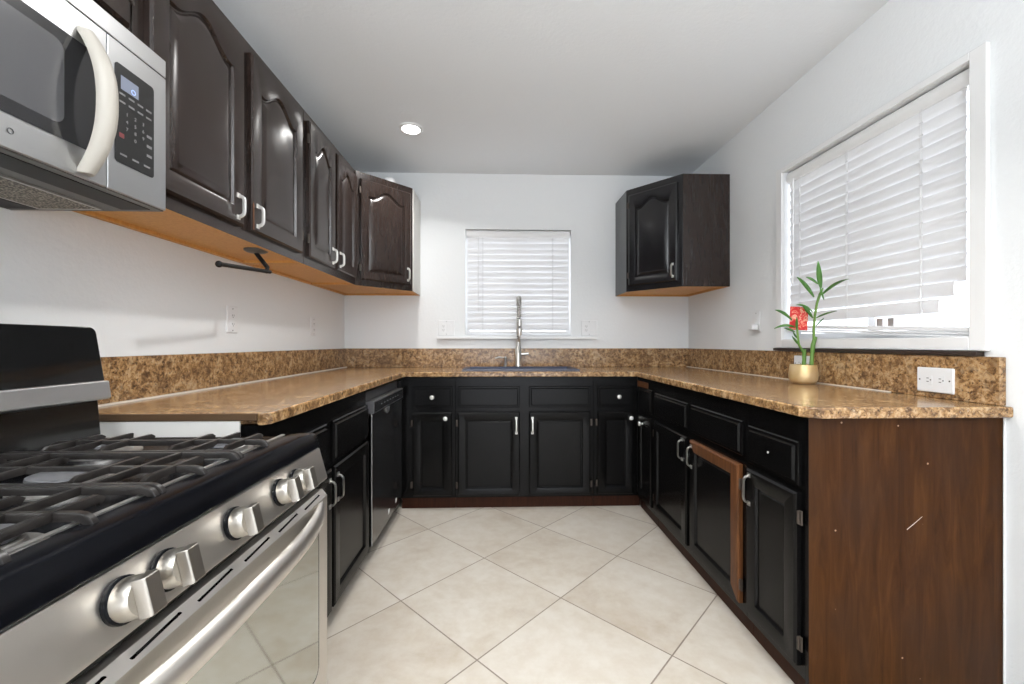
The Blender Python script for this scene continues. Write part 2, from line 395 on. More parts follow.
# ------------------------------------------------------------------ shapes for fronts
def panel_door(mb, T, w, h, t=.02, arch=0., st=.055, raised=True, worn=None, m=0):
    mb.at(T); nb, nr, nt = 10, 6, 28
    def outer(d, n):
        L = [(d + (w - 2 * d) * i / nb, d, n) for i in range(nb)] + [(w - d, d + (h - 2 * d) * i / nr, n) for i in range(nr)]
        L += [(w - d - (w - 2 * d) * i / nt, h - d, n) for i in range(nt)] + [(d, h - d - (h - 2 * d) * i / nr, n) for i in range(nr)]
        return L
    def inner(d, n):
        x0, x1, y0 = st + d, w - st - d, st + d
        def top(x):
            q = abs((x - w / 2) / (w / 2 - st)); s_ = min(q / .82, 1.0); gg = .5 + .5 * math.cos(PI * s_)
            return h - st - arch * (1 - gg) - d
        yt = top(x0)
        L = [(x0 + (x1 - x0) * i / nb, y0, n) for i in range(nb)] + [(x1, y0 + (yt - y0) * i / nr, n) for i in range(nr)]
        L += [(x1 - (x1 - x0) * i / nt, top(x1 - (x1 - x0) * i / nt), n) for i in range(nt)] + [(x0, yt - (yt - y0) * i / nr, n) for i in range(nr)]
        return L
    loops = [outer(0, 0), outer(0, t - .006), outer(.007, t), inner(0, t), inner(.004, t - .0015), inner(.008, t - .011), inner(.013, t - .0115), inner(.017, t - .009)]
    if raised: loops += [inner(.021, t - .0065), inner(.038, t - .002), inner(.042, t - .0015)]
    nS = len(mb.Fc); mb.loft(loops, m, caps=True)
    if worn is not None:                            # right stile and top rail in bare wood
        N_ = nb + nr + nt + nr
        for j in range(3):
            for k in range(N_):
                right = nb <= k < nb + nr; topp = nb + nr <= k < nb + nr + nt
                if right or topp: mb.mi[nS + j * N_ + k] = worn
def drawer_front(mb, T, w, h, t=.02, m=0):
    mb.at(T)
    def rc(d, n): return [(d, d, n), (w - d, d, n), (w - d, h - d, n), (d, h - d, n)]
    mb.loft([rc(0, 0), rc(0, t - .011), rc(.004, t - .008), rc(.013, t - .008), rc(.018, t), rc(.024, t)], m)
def bow_pull(parent, T, L=.10, m='nickel', w=.0042, flat=False):
    pts = []
    for i in range(15):
        q = i / 14; v = (q - .5) * L; n = .022 * (1 - abs(2 * q - 1) ** 7) + .0005
        pts.append((0, v, n))
    b = MB().at(T); sec = [(1.25, .55), (.9, .75), (-.9, .75), (-1.25, .55), (-1.25, -.55), (-.9, -.75), (.9, -.75), (1.25, -.55)]
    b.tube(pts, w, sec=sec)
    for s_ in (-1, 1): b.box(-.008, .008, s_ * L / 2 - .008, s_ * L / 2 + .008, 0, .004)
    return build('handle', b, m, parent, ang=50)
def round_knob(parent, T, m='knob_pale', r=.015):
    b = MB().at(T); b.lathe([(.007, 0), (.006, .010), (r * .9, .016), (r, .021), (r * .85, .026), (r * .4, .0285), (.001, .029)], seg=20)
    return build('knob', b, m, parent, ang=60)
def hinge(parent, T):
    b = MB().at(T); b.box(-.004, .008, -.022, .022, 0, .005); b.tube([(-.003, -.02, .006), (-.003, .02, .006)], .004, 8)
    return build('hinge', b, 'hinge', parent, ang=50)

# ------------------------------------------------------------------ upper cabinets
UZ0, UZ1, UF = 1.512, 2.268, -0.952
def upper_body(mb, poly, z0, z1, rec=.012, rail=.022):
    """carcass over an xy outline with a recessed underside"""
    P = [Vector(p) for p in poly]; c = sum(P, Vector((0, 0))) / len(P)
    def ins(d):
        out = []; n = len(P)
        for i in range(n):
            a, b_, e = P[i - 1], P[i], P[(i + 1) % n]
            d1 = (b_ - a).normalized(); d2 = (e - b_).normalized(); n1 = Vector((-d1.y, d1.x)); n2 = Vector((-d2.y, d2.x))
            if (c - b_).dot(n1) < 0: n1 = -n1
            if (c - b_).dot(n2) < 0: n2 = -n2
            k = (n1 + n2) / (1 + n1.dot(n2)); out.append(b_ + k * d)
        return out
    I = ins(rail)
    lp = lambda Q, z: [(q.x, q.y, z) for q in Q]
    L = [lp(P, z1), lp(P, z0), lp(I, z0), lp(I, z0 + rec)]
    mb.loft(L, 0, ms=[0, 1, 1]); mb.mi[-1] = 1; return mb
def upper(label, y0, y1, doors, z0=UZ0, z1=UZ1, under=True, group='upper cabinets along the left wall'):
    t = thing('upper_cabinet', (-1.1, (y0 + y1) / 2, z0), label, 'cabinet', group)
    b = upper_body(MB(), [(XL + .001, y0), (UF, y0), (UF, y1), (XL + .001, y1)], z0, z1)
    build('body', b, ['upper', 'orange'], t, .0015)
    for (a, c, dz0, dz1, hs) in doors:
        b = MB(); panel_door(b, fr(UF + .001, a, dz0, LEFT), c - a, dz1 - dz0, .021, .062 if dz1 - dz0 > .5 else .03, .058)
        d = build('door', b, 'upper', t, ang=28)
        if hs: bow_pull(d, fr(UF + .0215, (c - .042) if hs > 0 else (a + .032), dz0 + .062, LEFT), .078, 'pull_pale', .0046)
        if a == 1.604: build('worn_patch', MB().at(fr(UF + .0222, a, dz0, LEFT)).prism([(.001, .004), (.012, .004), (.013, .03), (.010, .06), (.011, .095), (.006, .11), (.001, .10)], 'z', 0, .0004), 'worn', d)['label'] = 'patch of bare wood by the handle'
        hy = a if hs > 0 else c
        for hz in (dz0 + .09, dz1 - .09): hinge(d, fr(UF + .012, hy + (-.006 if hs > 0 else .006), hz, LEFT))
    return t
upper('dark brown two-door cabinet above the microwave, cut by the picture top', .343, 1.108, [(.365, .715, 1.925, 2.235, 1), (.725, 1.085, 1.925, 2.235, -1)], 1.872)
upper('dark brown two-door wall cabinet right beside the microwave', 1.112, 2.060, [(1.146, 1.558, 1.553, 2.225, 1), (1.604, 2.012, 1.553, 2.225, -1)])
upper('dark brown two-door wall cabinet between the corner cabinet and the one by the microwave', 2.063, 2.798, [(2.085, 2.408, 1.553, 2.225, 1), (2.442, 2.770, 1.553, 2.225, -1)])
def corner_upper(label, poly, pa, pb, door_mat, body_mats, hs, u0, u1):
    cx = sum(p[0] for p in poly) / len(poly); cy = sum(p[1] for p in poly) / len(poly)
    t = thing('corner_cabinet', (cx, cy, UZ0), label, 'cabinet', 'diagonal corner wall cabinets')
    b = upper_body(MB(), poly, UZ0, UZ1 + .01)
    build('body', b, body_mats, t, .0015)
    dx, dy = pb[0] - pa[0], pb[1] - pa[1]; L = math.hypot(dx, dy); deg = math.degrees(math.atan2(dy, dx))
    T = fr(pa[0], pa[1], UZ0, deg)
    def loc(u, v, n): return T @ Matrix.Translation((u, v, n))
    b = MB(); panel_door(b, loc(u0, .042, .001), u1 - u0, .675, .021, .055, .05)
    d = build('door', b, door_mat, t, ang=28)
    bow_pull(d, loc(u1 - .028 if hs > 0 else u0 + .028, .115, .0215), .085, 'pull_pale' if door_mat == 'upper' else 'nickel', .0055)
    for hz in (.12, .64): hinge(d, loc(u0 - .006, hz, .012))
    return t, L
PA, PB = (-.952, 2.802), (-.642, 3.118)
t, L = corner_upper('dark brown diagonal corner cabinet left of the sink window', [(XL + .001, YB - .001), (XL + .001, 2.802), PA, PB, (-.642, YB - .001)], PA, PB, 'upper', ['upper', 'orange'], 1, .028, .418)
b = MB().box(-.6415, -.637, 3.122, YB - .002, UZ0 + .002, UZ1 + .008); build('side_panel', b, 'side_white', t)['label'] = 'white painted side panel'
PA, PB = (.962, 3.115), (1.248, 2.792)
t, L = corner_upper('black diagonal corner cabinet hanging alone right of the sink window', [(.962, YB - .001), PA, PB, (XR - .001, 2.792), (XR - .001, YB - .001)], PA, PB, 'upper_black', ['upper_black', 'orange'], 1, .03, .400)
b = MB().box(1.250, XR - .002, 2.788, 2.7915, UZ0 + .001, UZ1 + .009); build('side_panel', b, 'upper', t)['label'] = 'dark brown side panel'
b = MB().lathe([(.042, 0), (.042, .022), (.036, .040), (.020, .052), (.001, .055)], (-.795, 3.06, UZ1 + .0105), 24)
tag(build('white_dome', b, 'plastic_white', loc=(-.795, 3.06, UZ1 + .0105), ang=60), 'small white dome lying on top of the left corner cabinet', 'light')  # plain white dome on the cabinet top

# paper towel holder under the cabinet
t = thing('paper_towel_holder', (-1.03, 1.78, UZ0 + .0115), 'black metal paper towel holder hung under the left wall cabinets', 'paper towel holder')
b = MB().lathe([(.045, 0), (.045, -.006), (.035, -.012), (.012, -.016)], (-1.03, 1.80, UZ0 + .0112), 24); build('mounting_plate', b, 'underside', t, ang=50)
b = MB().tube([(-1.03, 1.80, UZ0 - .003), (-.99, 1.815, 1.45), (-.985, 1.795, 1.428)], .009, 10); build('post', b, 'black_metal', t, ang=50)
b = MB().tube([(-.985, 1.825, 1.433), (-.985, 1.505, 1.406)], .008, 10); b.ball((-.985, 1.498, 1.405), .012); build('bar', b, 'black_metal', t, ang=50)

# ------------------------------------------------------------------ base cabinets
BT = .8968
RF, BF, LF = .951, 2.837, -.668                   # front planes of the three runs
def base_body(t, x0, x1, y0, y1, mats=('base',), toe=None, gap=.0):
    b = MB().box(x0, x1, y0, y1, .078, BT); o = build('body', b, list(mats), t, .002)
    b = MB().box(*toe, 0, .0775); build('toe_kick', b, 'toe', t, .002)
    return o
def front(t, kind, T, w, h, pull=None, arch=0, worn=None, hinges=None, pl=.1, raised=False, pm='nickel'):
    b = MB()
    if kind == 'drawer': drawer_front(b, T, w, h)
    else: panel_door(b, T, w, h, .021, 0, .05 if w > .2 else .042, raised, worn)
    o = build(kind, b, ['base', 'worn'], t, ang=28)
    if pull:
        k, u, v = pull; TT = T @ Matrix.Translation((u, v, .0205))
        if k == 'knob': round_knob(o, TT)
        else: bow_pull(o, TT, pl, pm)
    if hinges is not None:
        for hv in (.075, h - .075): hinge(o, T @ Matrix.Translation((hinges, hv, .008)))
    return o
GB = 'black base cabinets under the granite counter'
# back run, left to right
t = thing('base_cabinet', (-.46, 3.1, 0), 'narrow black base cabinet beside the dishwasher, with two round knobs', 'cabinet', GB)
base_body(t, -.66, -.2945, BF, YB - .01, toe=(-.66, -.2945, 2.857, YB - .01))
front(t, 'drawer', fr(-.580, BF - .001, .690, BACK), .267, .143, ('knob', .133, .072))
front(t, 'door', fr(-.580, BF - .001, .095, BACK), .263, .565, ('knob', .222, .525), hinges=-.006)
t = thing('base_cabinet', (.18, 3.1, 0), 'black two-door sink base cabinet under the faucet', 'cabinet', GB)
b = MB().box(-.2935, .6485, BF, BF + .02, .078, BT); b.box(-.2935, -.2755, BF + .02, YB - .01, .078, BT); b.box(.6305, .6485, BF + .02, YB - .01, .078, BT)
b.box(-.2755, .6305, BF + .02, YB - .01, .078, .096); build('body', b, 'base', t, .002)
b = MB().box(-.2935, .6485, 2.857, YB - .01, 0, .0775); build('toe_kick', b, 'toe', t, .002)
for x0 in (-.277, .206):
    front(t, 'drawer', fr(x0, BF - .001, .690, BACK), .42, .143)
front(t, 'door', fr(-.277, BF - .001, .09, BACK), .42, .57, ('pull', .395, .478), hinges=-.006)
front(t, 'door', fr(.206, BF - .001, .09, BACK), .418, .57, ('pull', .022, .478), hinges=.424)
t = thing('base_cabinet', (.80, 3.1, 0), 'narrow black base cabinet right of the sink doors, in the inside corner', 'cabinet', GB)
base_body(t, .6495, .952, BF, YB - .01, toe=(.6495, .977, 2.857, YB - .01))
front(t, 'drawer', fr(.673, BF - .001, .690, BACK), .246, .143, ('knob', .143, .072))
front(t, 'door', fr(.673, BF - .001, .095, BACK), .246, .565, ('knob', .225, .522), hinges=-.006)
# right run, far to near
t = thing('base_cabinet', (1.25, 2.69, 0), 'narrow corner base cabinet on the right with bare wood showing by its drawer', 'cabinet', GB)
base_body(t, RF, XR - .01, 2.5185, BF - .002, toe=(.977, XR - .01, 2.5185, BF - .002))
o = front(t, 'drawer', fr(RF - .001, 2.765, .685, RIGHT), .238, .150)
b = MB().box(RF - .0012, RF, 2.62, 2.83, .832, .872); build('worn_patch', b, 'worn', t)['label'] = 'patch of bare orange-brown wood'
front(t, 'door', fr(RF - .001, 2.765, .115, RIGHT), .238, .545, ('knob', .10, .49))
t = thing('base_cabinet', (1.25, 2.07, 0), 'two-door black base cabinet with one door edged in bare brown wood', 'cabinet', GB)
base_body(t, RF, XR - .01, 1.5665, 2.5175, toe=(.977, XR - .01, 1.5665, 2.5175))
front(t, 'drawer', fr(RF - .001, 2.482, .690, RIGHT), .44, .136)
front(t, 'drawer', fr(RF - .001, 2.008, .690, RIGHT), .43, .136)
front(t, 'door', fr(RF - .001, 2.482, .118, RIGHT), .44, .540, ('pull', .398, .47), hinges=-.006)
o = front(t, 'door', fr(RF - .001, 2.008, .114, RIGHT), .416, .540, ('pull', .026, .465), worn=1, hinges=.422)
o['label'] = 'black door with bare brown right stile and top rail'
t = thing('base_cabinet', (1.25, 1.42, 0), 'black base cabinet at the counter end with a stained brown wooden side', 'cabinet', GB)
base_body(t, RF, XR - .003, 1.262, 1.5655, toe=(.977, XR - .003, 1.262, 1.5655))
o = front(t, 'drawer', fr(RF - .001, 1.540, .677, RIGHT), .263, .140)
b = MB().at(fr(RF - .001, 1.540, .677, RIGHT)).lathe([(.004, .0195), (.004, .022), (.001, .023)], (.13, .072, 0), 10); build('screw', b, 'knob_pale', o)
front(t, 'door', fr(RF - .001, 1.540, .114, RIGHT), .262, .543, ('pull', .022, .47), hinges=.270, pl=.105)
b = MB().box(RF + .001, XR - .0015, 1.2495, 1.2615, .004, BT, 0)
s = [(1.262, .548), (1.282, .563), (1.310, .587), (1.312, .590), (1.287, .570), (1.264, .552)]
b.prism(s, 'y', 1.2491, 1.2494, 1)
build('side_panel', b, ['panel', 'scratch'], t)['label'] = 'brown stained plywood side panel with scratches'
b = MB().box(RF - .0005, RF + .0008, 1.2495, 1.2615, .004, BT); build('edge_strip', b, 'base', t)
b = MB().box(XR - .006, XR - .0006, 1.242, 1.249, .0, BT); struct('trim_4', b, 'trim_white', bevel=.003)
# left run
t = thing('base_cabinet', (-.95, 1.65, 0), 'black two-door base cabinet between the stove and the dishwasher', 'cabinet', GB)
base_body(t, XL + .01, LF, 1.187, 2.1135, toe=(XL + .01, -.715, 1.187, 2.1135))
for y0, w in ((1.205, .425), (1.672, .455)):
    front(t, 'drawer', fr(LF + .001, y0, .653, LEFT), w - .02, .165)
front(t, 'door', fr(LF + .001, 1.205, .085, LEFT), .435, .555, ('pull', .409, .465), hinges=-.006, pl=.10)
front(t, 'door', fr(LF + .001, 1.665, .085, LEFT), .435, .555, ('pull', .03, .465), hinges=None, pl=.10)
b = MB().box(XL + .011, LF - .052, 1.1795, 1.1855, .01, .9095, 0).box(LF - .05, LF - .001, 1.1815, 1.1865, .01, BT - .001, 1)
build('side_panel', b, ['side_white', 'base'], t)['label'] = 'white painted side by the stove'

# dishwasher
t = thing('dishwasher', (-.95, 2.45, 0), 'black built-in dishwasher with a grey control bar, between cabinet and corner', 'dishwasher')
b = MB().box(XL + .02, -.672, 2.118, 2.832, .095, .878); build('tub', b, 'charcoal', t, .003)
b = MB().box(XL + .02, -.715, 2.118, 2.832, 0, .092); build('toe_kick', b, 'black_metal', t, .002)
b = MB().box(-.671, -.640, 2.120, 2.762, .098, .765); b.box(-.671, -.6385, 2.120, 2.128, .098, .765, 1)
o = build('door', b, ['dw_black', 'dw_edge'], t, .003)
for yy in (2.43, 2.60): build('mark', MB().box(-.640, -.6392, yy, yy + .03, .135, .160), 'mark', o)['label'] = 'small white sticker low on the door'  # plain white rectangles low on the door front
b = MB().box(-.671, -.630, 2.120, 2.762, .768, .832); o = build('control_bar', b, 'dw_bar', t, .004)
build('control_strip', MB().box(-.630, -.6294, 2.134, 2.75, .776, .825), 'dw_black', o)
for i in range(7): build('button', MB().box(-.6294, -.6289, 2.25 + i * .06, 2.268 + i * .06, .799, .804), 'legend', o)
b = MB().at(fr(-.640, 2.40, .737, LEFT)).prism([(-.04, .026), (.04, .026), (.03, .0), (.0, -.010), (-.03, .0)], 'z', 0, .008); build('pocket_glint', b, 'dw_edge', t, .003)  # bright plate standing for lamp light reflected in the grip pocket
b = MB().box(-.671, -.655, 2.766, 2.834, .10, .878); build('filler_strip', b, 'base', t, .002)

# ------------------------------------------------------------------ granite counter
CZ0, CZ1 = .8980, .9315
SX0, SX1, SY0, SY1 = -.237, .548, 2.935, 3.245
def counter():
    bm = bmesh.new()
    out = [(XL + .001, 1.188), (-.672, 1.188), (-.672, 1.176), (-.655, 1.176), (-.637, 1.194), (-.637, 2.79), (-.615, 2.812), (.908, 2.812), (.930, 2.79), (.930, 1.262), (.964, 1.222), (XR - .001, 1.222), (XR - .001, YB - .001), (XL + .001, YB - .001)]
    hol = [(SX0, SY0), (SX0, SY1), (SX1, SY1), (SX1, SY0)]
    eds = []
    for lp in (out, hol):
        vs = [bm.verts.new((x, y, CZ1)) for x, y in lp]
        eds += [bm.edges.new((vs[i], vs[(i + 1) % len(vs)])) for i in range(len(vs))]
    r = bmesh.ops.triangle_fill(bm, use_beauty=True, use_dissolve=False, edges=eds)
    top = [f for f in bm.faces]
    e = bmesh.ops.extrude_face_region(bm, geom=top)
    bmesh.ops.translate(bm, verts=[v for v in e['geom'] if isinstance(v, bmesh.types.BMVert)], vec=(0, 0, CZ0 - CZ1))
    bmesh.ops.recalc_face_normals(bm, faces=bm.faces)
    me = bpy.data.meshes.new('countertop'); bm.to_mesh(me); bm.free()
    me.materials.append(M['granite'])
    o = bpy.data.objects.new('countertop', me); COL.objects.link(o); ORG[o.name] = Vector((0, 0, 0))
    me.polygons.foreach_set('use_smooth', [True] * len(me.polygons)); me.set_sharp_from_angle(angle=.6)
    b = o.modifiers.new('bevel', 'BEVEL'); b.width = .013; b.segments = 4; b.limit_method = 'ANGLE'; b.angle_limit = math.radians(60); b.harden_normals = True
    return o
ct = tag(counter(), 'brown speckled granite countertop running along all three sides', 'countertop')
BZ = 1.083
b = MB().box(XL + .001, -.6725, 1.176, 1.1875, .911, CZ1 - .0005); build('raw_end', b, 'granite_edge', ct, .002)
b = MB().box(XL + .0005, XL + .022, 1.178, YB - .023, CZ1 + .0005, BZ); build('backsplash', b, 'granite', ct, .002)
b = MB().box(XL + .0005, XR - .0005, YB - .022, YB - .0005, CZ1 + .0005, BZ); build('backsplash', b, 'granite', ct, .002)
b = MB().box(XR - .022, XR - .0005, 1.243, YB - .023, CZ1 + .0005, BZ); build('backsplash', b, 'granite', ct, .002)
build('caulk_line', MB().box(XL + .022, XL + .029, 1.179, YB - .024, CZ1 + .0003, CZ1 + .006), 'caulk', ct)
build('caulk_line', MB().box(XR - .028, XR - .022, 1.60, YB - .024, CZ1 + .0003, CZ1 + .004), 'caulk', ct)

# sink
t = thing('sink', ((SX0 + SX1) / 2, (SY0 + SY1) / 2, CZ1), 'dark blue drop-in sink set in the counter under the window', 'sink')
b = MB()
def rc(d, z): return [(SX0 + d, SY0 + d, z), (SX1 - d, SY0 + d, z), (SX1 - d, SY1 - d, z), (SX0 + d, SY1 - d, z)]
b.loft([rc(-.022, CZ1 + .001), rc(-.02, CZ1 + .011), rc(.008, CZ1 + .012), rc(.016, CZ1 + .004), rc(.03, CZ1 - .19), rc(.034, CZ1 - .194), rc(.024, CZ1 - .196), rc(.004, CZ1 - .002), rc(.003, CZ1 + .001)], caps=False, closed=True)
b.box(SX0 + .03, SX1 - .03, SY0 + .03, SY1 - .03, CZ1 - .2, CZ1 - .193); build('basin', b, 'sink', t, ang=40)
b = MB().lathe([(.045, 0), (.045, .003), (.03, .004), (.028, .001), (.001, .001)], (.15, 3.09, CZ1 - .193), 24); build('drain', b, 'nickel', t)

# faucet
FX, FY = .155, 3.315
t = thing('faucet', (FX, FY, CZ1), 'tall nickel spring faucet standing behind the sink', 'faucet')
b = MB().lathe([(.031, 0), (.031, .006), (.025, .012), (.025, .155), (.019, .16), (.017, .22), (.001, .221)], (FX, FY, CZ1 + .0005), 24); build('body', b, 'nickel', t, ang=50)
b = MB().tube([(FX + .02, FY, CZ1 + .105), (FX + .05, FY - .005, CZ1 + .107), (FX + .082, FY - .006, CZ1 + .110)], [.013, .012, .010], 12); build('lever', b, 'nickel', t, ang=50)
arc = [(FX, FY, CZ1 + .21), (FX, FY, CZ1 + .42)] + [(FX, FY - .085 + .085 * math.cos(a), CZ1 + .46 + .085 * math.sin(a)) for a in [PI * i / 12 for i in range(13)]] + [(FX, FY - .17, CZ1 + .40), (FX, FY - .172, CZ1 + .36)]
b = MB().tube(arc, .008, 10); build('hose', b, 'charcoal', t, ang=60)
import bisect
A = [Vector(p) for p in arc]; cum = [0]
for i in range(1, len(A)): cum.append(cum[-1] + (A[i] - A[i - 1]).length)
def along(s_):
    i = min(max(bisect.bisect(cum, s_) - 1, 0), len(A) - 2); q = (s_ - cum[i]) / (cum[i + 1] - cum[i])
    return A[i].lerp(A[i + 1], q), (A[i + 1] - A[i]).normalized()
coil = []; turns = 38; nn = turns * 8
for i in range(nn + 1):
    p, tg = along(cum[-1] * i / nn); aX = Vector((1, 0, 0)); bX = tg.cross(aX).normalized(); th = 2 * PI * i / 8
    coil.append(p + (aX * math.cos(th) + bX * math.sin(th)) * .016)
b = MB().tube(coil, .0038, 6); build('spring', b, 'nickel', t, ang=80)
b = MB().lathe([(.013, .0), (.019, -.01), (.019, -.10), (.016, -.125), (.001, -.126)], (FX, FY - .172, CZ1 + .375), 20); o = build('spray_head', b, 'nickel', t, ang=50)
b = MB().box(FX - .006, FX + .008, FY - .195, FY - .190, CZ1 + .285, CZ1 + .325); build('spray_button', b, 'charcoal', o, .002)
b = MB().tube([(FX, FY, CZ1 + .205), (FX, FY - .09, CZ1 + .225), (FX, FY - .148, CZ1 + .28)], .006, 8); b.lathe([(.021, 0), (.024, 0), (.024, .02), (.021, .02)], (FX, FY - .172, CZ1 + .285), 20, caps=False); build('holder_arm', b, 'nickel', t, ang=50)
t = thing('soap_dispenser', (.055, 3.315, CZ1), 'small nickel soap dispenser left of the faucet', 'soap dispenser')
b = MB().lathe([(.022, 0), (.022, .004), (.014, .008), (.013, .06), (.015, .065), (.015, .085), (.001, .087)], (.052, 3.315, CZ1 + .0005), 20); build('pump', b, 'nickel', t, ang=50)
b = MB().tube([(.052, 3.315, CZ1 + .077), (.0, 3.30, CZ1 + .083), (-.03, 3.292, CZ1 + .075)], [.008, .007, .005], 8); build('spout', b, 'nickel', t, ang=50)

# ------------------------------------------------------------------ stove
SY_0, SY_1, SXB = .345, 1.098, -1.085
t = thing('gas_range', (-.77, .72, 0), 'stainless steel gas range with black cooktop and five knobs', 'stove')
b = MB().box(SXB, -.49, SY_0, SY_1, .03, .8565).box(SXB, -.531, SY_0, SY_1, .8565, .868)
for yy in (.40, 1.04):
    for xx in (-1.03, -.54): b.lathe([(.02, 0), (.02, .03)], (xx, yy, 0), 12)
build('body', b, 'black_enamel', t, .003)
b = MB()                                            # cooktop tray with raised rim
b.box(-1.0, -.53, SY_0 + .03, SY_1 - .03, .8685, .886)
front_sec = [(-.53, .857), (-.464, .857), (-.4575, .863), (-.463, .899), (-.467, .9045), (-.476, .907), (-.515, .904), (-.53, .888)]
st = []
for y, k in ((SY_0, .75), (SY_0 + .006, .93), (SY_0 + .018, 1), (SY_1 - .10, 1), (SY_1 - .05, .935), (SY_1 - .02, .82), (SY_1 - .006, .70), (SY_1, .50)):
    st.append([(-.53 + (x + .53) * (1 if k == 1 else (.99 if k > .9 else (.97 if k > .75 else .90))), y, .857 + (z - .857) * k) for x, z in front_sec])
b.loft(st)
for y0, y1 in ((SY_0, SY_0 + .03), (SY_1 - .03, SY_1)):
    b.prism([(y0, .8685), (y1, .8685), (y1, .884 if y1 == SY_1 else .886), ((y0 + y1) / 2, .888), (y0, .886 if y1 == SY_1 else .884)], 'x', -1.0, -.53)
o = build('cooktop', b, 'black_rim', t, .0015)
b = MB().box(-.527, -.519, SY_0 + .035, SY_1 - .07, .9030, .9055); build('edge_strip', b, 'alu', o)
burners = [(-.590, .478, .046), (-.855, .478, .038), (-.725, .722, .050), (-.600, .935, .040), (-.860, .935, .046)]
for bx, by, br in burners:
    b = MB().lathe([(br + .018, 0), (br + .018, .003), (br + .002, .006), (br, .014), (br - .004, .016)], (bx, by, .8862), 28)
    k = build('burner', b, 'alu', t, ang=40)
    b = MB().lathe([(br - .006, 0), (br - .002, .003), (br - .003, .007), (br - .012, .0095), (.001, .010)], (bx, by, .9024), 28); build('burner_cap', b, 'burner_cap', k, ang=40)
sq = [(.8, 1.2), (-.8, 1.2), (-1, .8), (-.85, -1.3), (.85, -1.3), (1, .8)]
def grate(y0, y1, ym=None, last=None):
    b = MB(); ye = last or y1; ym = ym or (y0 + y1) / 2; r = .0046; zt = .914
    def bar(p): b.tube(p, r, sec=sq)
    for y in ((y0 + r, ym, y1 - r) if not last else (y0 + r, ym)):
        c = []
        for i in range(5):
            a = PI / 2 * i / 4; c.append((-.518 + .018 * math.cos(a), y, zt - .014 + .014 * math.sin(a)))
        bar([(-.500, y, .888)] + c + [(-.930 - .018 * math.sin(a), y, zt - .014 + .014 * math.cos(a)) for a in [PI / 2 * i / 4 for i in range(5)]] + [(-.948, y, .888)])
    for x in (-.503, -.945): bar([(x, y0, .893), (x, y1, .893)])
    for x in (-.604, -.845): bar([(x, y0 + .004, zt + .0005), (x, y1 - .004, zt + .0005)])
    for x in (-.548, -.655, -.79, -.9):
        bar([(x, ym - .062, zt - .004), (x, ym - .055, zt + .001), (x, ym + .055, zt + .001), (x, ym + .062, zt - .004)])
    return build('grate', b, 'iron', t, ang=40)
for q in ((.432, .626), (.630, .815), (.819, .99, .914, 1)): grate(*q)
cp = MB().prism([(-.4895, .8560), (-.464, .8560), (-.444, .783), (-.444, .776), (-.4895, .776)], 'y', SY_0 + .004, SY_1 - .004)
cp = build('control_panel', cp, 'steel', t, .003)
pn = Vector((.078, 0, .0185)).normalized(); pu = Vector((0, 1, 0)); pv = pn.cross(pu)
for ky in (.507, .574, .720, .868, .936):
    pos = Vector((-.4535, ky + .008, .8175))
    T = Matrix(((pu.x, pv.x, pn.x, pos.x), (pu.y, pv.y, pn.y, pos.y), (pu.z, pv.z, pn.z, pos.z), (0, 0, 0, 1)))
    b = MB().at(T).lathe([(.0275, .0005), (.0275, .005), (.025, .007)], seg=28, m=1)
    b.lathe([(.0248, .0065), (.0248, .022), (.0218, .0275), (.001, .0275)], seg=28); k = build('knob', b, ['steel_knob', 'black_rim'], cp, ang=40)
    b = MB().at(T)
    b.loft([[(s1 * wd, s2 * hh, n) for s1, s2 in ((-1, -1), (1, -1), (1, 1), (-1, 1))] for wd, hh, n in ((.0130, .0235, .0272), (.0120, .0235, .040), (.0105, .0225, .0425))])
    build('grip', b, 'steel_knob', k, .0012)
b = MB().box(-.4895, -.462, SY_0 + .008, SY_1 - .008, .7585, .7755); build('vent_gap', b, 'black_enamel', t)
b = MB().prism([(-.4895, .225), (-.436, .225), (-.436, .741), (-.448, .757), (-.4895, .757)], 'y', SY_0 + .006, SY_1 - .026)
def slotpoly(y0, y1, x, hw): 
    L = [(x + hw * math.sin(a), y1 + hw * math.cos(a)) for a in [PI * i / 6 for i in range(7)]]
    return L + [(x - hw * math.sin(a), y0 - hw * math.cos(a)) for a in [PI * i / 6 for i in range(7)]]
sv = Vector((-.012, 0, .016)).normalized(); sn = Vector((0, 1, 0)).cross(sv)
TS = Matrix(((0, sv.x, sn.x, -.436), (1, 0, 0, 0), (0, sv.z, sn.z, .741), (0, 0, 0, 1)))
for i in range(6):
    y0 = .405 + i * .112; b.at(TS).prism([(p[1], p[0]) for p in slotpoly(y0, y0 + .075, .0105, .0045)], 'z', -.0005, .0004, 1)
b.at(Matrix.Identity(4)); od = build('oven_door', b, ['steel', 'black_enamel'], t, .004)
def rrect(a0, a1, b0, b1, r, k=5):
    L = []
    for cx, cy, s0 in ((a1 - r, b1 - r, 0), (a0 + r, b1 - r, 90), (a0 + r, b0 + r, 180), (a1 - r, b0 + r, 270)):
        for i in range(k + 1):
            a = math.radians(s0 + 90 * i / k); L.append((cx + r * math.cos(a), cy + r * math.sin(a)))
    return L
b = MB().prism(rrect(.398, 1.024, .325, .697, .022), 'x', -.4365, -.4354, 1).prism(rrect(.404, 1.018, .331, .691, .018), 'x', -.4354, -.4348); build('oven_window', b, ['oven_glass', 'black_enamel'], od)
loops = []
